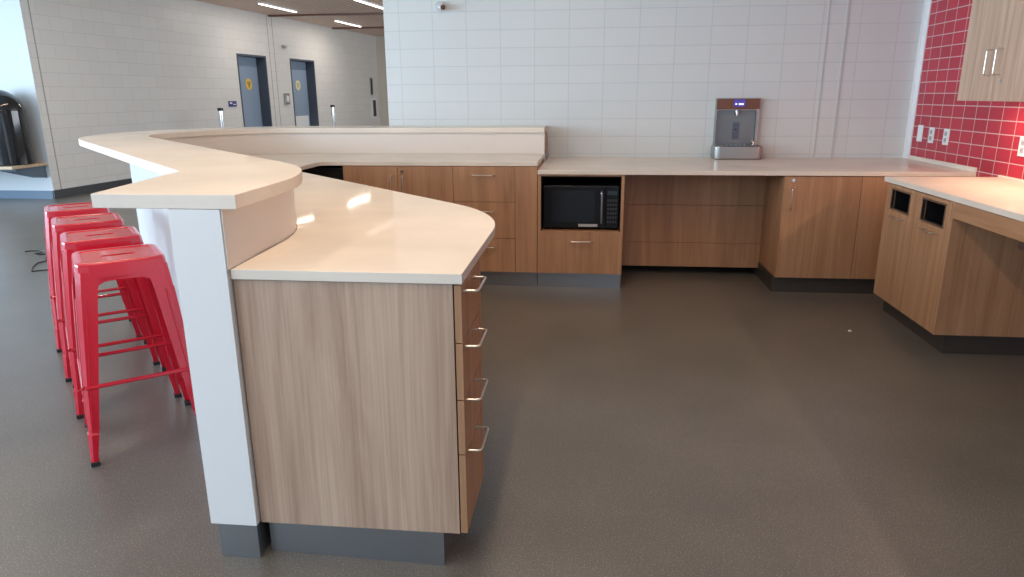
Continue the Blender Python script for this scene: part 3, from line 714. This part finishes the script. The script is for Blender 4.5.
# ------------------------------------------------------------------ stools
def make_stool(cx, cy_, ang, label, group):
    t = thing('bar_stool', label, 'stool', (0, 0, 0), group)
    red = M['red_metal']
    # seat with slot, rings of matched loops
    n = 64
    def sq(h, r, z):
        out = []
        for k in range(n):
            a = 2*PI*k/n; c, s_ = math.cos(a), math.sin(a)
            # rounded square by superellipse
            p = 2.0/r
            d = (abs(c)**p+abs(s_)**p)**(-1.0/p)
            out.append((h*d*c, h*d*s_, z))
        return out
    def slot(z, e=0.0):
        out = []
        for k in range(n):
            a = 2*PI*k/n; x = 0.013*math.cos(a); y = 0.013*math.sin(a)
            x += 0.045*(1 if math.cos(a) > 1e-6 else (-1 if math.cos(a) < -1e-6 else 0))
            out.append((x*(1+e), y*(1+e), z))
        return out
    bm = bmesh.new()
    loops = [slot(0.708), slot(0.7595), slot(0.7615, 0.06), sq(0.125, 0.20, 0.7615), sq(0.129, 0.20, 0.765), sq(0.143, 0.20, 0.765), sq(0.1495, 0.21, 0.762), sq(0.1525, 0.22, 0.755), sq(0.1565, 0.22, 0.712), sq(0.1535, 0.22, 0.712), sq(0.143, 0.20, 0.742), slot(0.742, 0.5), slot(0.708)]
    V = [[bm.verts.new(p) for p in L] for L in loops[:-1]]; V.append(V[0])
    for A_, B_ in zip(V, V[1:]):
        for k in range(n):
            j = (k+1) % n
            bm.faces.new((A_[k], A_[j], B_[j], B_[k]))
    obj('seat', bm, red, t, angle=28)
    # legs: folded angle section with chamfered corner, tapering and splayed
    for sx in (-1, 1):
        for sy_ in (-1, 1):
            bm = bmesh.new(); rings = []
            for z, half, w, ch in ((0.735, 0.1530, 0.074, 0.016), (0.64, 0.1630, 0.068, 0.015), (0.30, 0.1920, 0.050, 0.013), (0.13, 0.2010, 0.036, 0.012), (0.125, 0.2045, 0.038, 0.013), (0.045, 0.2080, 0.028, 0.010), (0.018, 0.2095, 0.026, 0.010)):
                th = 0.0035 if z > 0.05 else 0.006
                prof = [(0, ch), (0, w), (th, w), (th, ch+th*0.4), (ch+th*0.4, th), (w, th), (w, 0), (ch, 0)]
                # first flange folded lip
                rings.append([bm.verts.new((sx*(half-p[0]), sy_*(half-p[1]), z)) for p in prof])
            for a_, b_ in zip(rings, rings[1:]):
                for k in range(8):
                    bm.faces.new((a_[k], a_[(k+1) % 8], b_[(k+1) % 8], b_[k]))
            bm.faces.new(rings[0]); bm.faces.new(rings[-1])
            lg = obj('leg', bm, red, t, angle=25)
            # ribs pressed along the leg
            bmr = bmesh.new()
            for (ax, ay) in ((0.030, -0.0005), (-0.0005, 0.030)):
                tube(bmr, [(sx*(0.1630-ax), sy_*(0.1630-ay), 0.64), (sx*(0.1920-ax*0.72), sy_*(0.1920-ay*0.72), 0.30), (sx*(0.2005-ax*0.6), sy_*(0.2005-ay*0.6), 0.15)], [0.0035, 0.003, 0.002], 6)
            obj('rib', bmr, red, lg)
            obj('foot_cap', bx(sx*0.2115, sx*0.180, sy_*0.2115, sy_*0.180, 0.0, 0.0178, bev=0.003), M['rubber'], lg)
    # arched gusset between leg tops, one per side
    for k in range(4):
        bm = bmesh.new(); top = []; bot = []; m_ = 12
        for i in range(m_+1):
            u = -0.100+0.20*i/m_; drop = 0.006+0.040*(abs(u)/0.100)**7
            top.append((u, 0.1530, 0.715)); bot.append((u, 0.1530+0.1*drop, 0.702-drop))
        rot = Matrix.Rotation(k*PI/2, 3, 'Z')
        ft = [bm.verts.new(rot @ Vector(p)) for p in top]; fb = [bm.verts.new(rot @ Vector(p)) for p in bot]
        bt_ = [bm.verts.new(rot @ Vector((p[0], p[1]-0.003, p[2]))) for p in top]; bb = [bm.verts.new(rot @ Vector((p[0], p[1]-0.003, p[2]))) for p in bot]
        for i in range(m_):
            bm.faces.new((ft[i], ft[i+1], fb[i+1], fb[i])); bm.faces.new((bt_[i], bb[i], bb[i+1], bt_[i+1]))
            bm.faces.new((fb[i], fb[i+1], bb[i+1], bb[i])); bm.faces.new((ft[i], bt_[i], bt_[i+1], ft[i+1]))
        obj('gusset', bm, red, t)
    for k in range(4):
        rot = Matrix.Rotation(k*PI/2, 3, 'Z')
        a_ = rot @ Vector((-0.184, 0.189, 0.308)); b_ = rot @ Vector((0.184, 0.189, 0.308))
        obj('crossbar', tube(bmesh.new(), [a_, b_], 0.008, 10), red, t)
    bm = bmesh.new()
    for s_ in (-1, 1):
        tube(bm, [(-0.13, -0.13*s_, 0.655), (-0.07, -0.07*s_, 0.69), (0, 0, 0.70+0.004*s_), (0.07, 0.07*s_, 0.69), (0.13, 0.13*s_, 0.655)], 0.006, 8)
    obj('under_brace', bm, M['red_metal'], t)
    t.location = (cx, cy_, 0); t.rotation_euler = (0, 0, ang)
    return t

def copy_tree(o, parent=None):
    c = o.copy(); C.objects.link(c); c.parent = parent
    for ch in list(o.children): copy_tree(ch, c)
    return c
labs = ['red metal bar stool nearest the camera, first of the row', 'red metal bar stool second in the row, directly behind the nearest one',
        'red metal bar stool third in the row from the camera', 'red metal bar stool farthest from the camera, last of the row']
st = make_stool(-1.815, 2.480, R(39.5), labs[0], 'red stools along the bar')
for k in range(1, 4):
    c = copy_tree(st); c.location = (-1.815-0.345*k, 2.480+0.378*k, 0); c['label'] = labs[k]

# ------------------------------------------------------------------ bench with the black canister on the far left
be = thing('wall_bench', 'beech bench board fixed low on the white wall at far left', 'bench', (-8.4, 8.78, 0.3))
obj('seat_board', bx(-9.6, -7.39, 8.36, 8.978, 0.462, 0.498, bev=0.004), M['bench_wood'], be)
for x in (-7.43, -8.7):
    bm = bmesh.new()
    a_ = [(x, 8.977, 0.461), (x, 8.46, 0.461), (x, 8.46, 0.43), (x, 8.977, 0.29)]; b_ = [(x-0.22, *p[1:]) for p in a_]
    va = [bm.verts.new(p) for p in a_]; vb = [bm.verts.new(p) for p in b_]
    bm.faces.new(va); bm.faces.new(vb[::-1]); [bm.faces.new((va[k], va[(k+1) % 4], vb[(k+1) % 4], vb[k])) for k in range(4)]
    obj('bracket', bm, mat('bracket_slate', (0.10, 0.15, 0.20), 0.5), be)
cn = thing('domed_canister', 'tall glossy black canister with a domed top standing on the bench', 'bin', (-7.70, 8.68, 0.498))
prof = [(0, 0.001), (0.285, 0.001), (0.29, 0.012), (0.288, 0.665)]
obj('body', lathe(bmesh.new(), (-7.70, 8.68, 0.498), prof+[(0, 0.665)], 48), M['black_gloss'], cn)
dome = [(0.290, 0.667)]+[(0.290*math.cos(R(a)), 0.680+0.29*math.sin(R(a))) for a in range(0, 90, 9)]+[(0, 0.970)]
obj('dome_lid', lathe(bmesh.new(), (-7.70, 8.68, 0.498), dome, 48), M['black_gloss'], cn)
obj('latch', bx(-7.76, -7.68, 8.375, 8.394, 1.10, 1.125, bev=0.004), M['chrome'], cn)

# small things on the floor
cb = bmesh.new()
pts = [(-5.085, 5.714), (-5.045, 5.745), (-4.98, 5.76), (-4.90, 5.74), (-4.84, 5.69), (-4.80, 5.63), (-4.86, 5.60), (-4.93, 5.63), (-4.88, 5.68), (-4.76, 5.58), (-4.68, 5.46), (-4.60, 5.42), (-4.62, 5.30), (-4.55, 5.16), (-4.44, 5.02), (-4.34, 5.09), (-4.2, 5.2)]
tube(cb, [(x, y, 0.005) for x, y in pts], 0.0045, 8)
tag(obj('floor_cable', cb, M['black']), 'thin dark cord lying curled on the floor left of the stools', 'cord')
bm = prism([(1.538, 4.070), (1.556, 4.066), (1.560, 4.083), (1.545, 4.088)], 0.0005, 0.004)
tag(obj('paper_scrap', bm, M['paper']), 'tiny white paper scrap on the dark floor before the waste cabinet', 'litter')
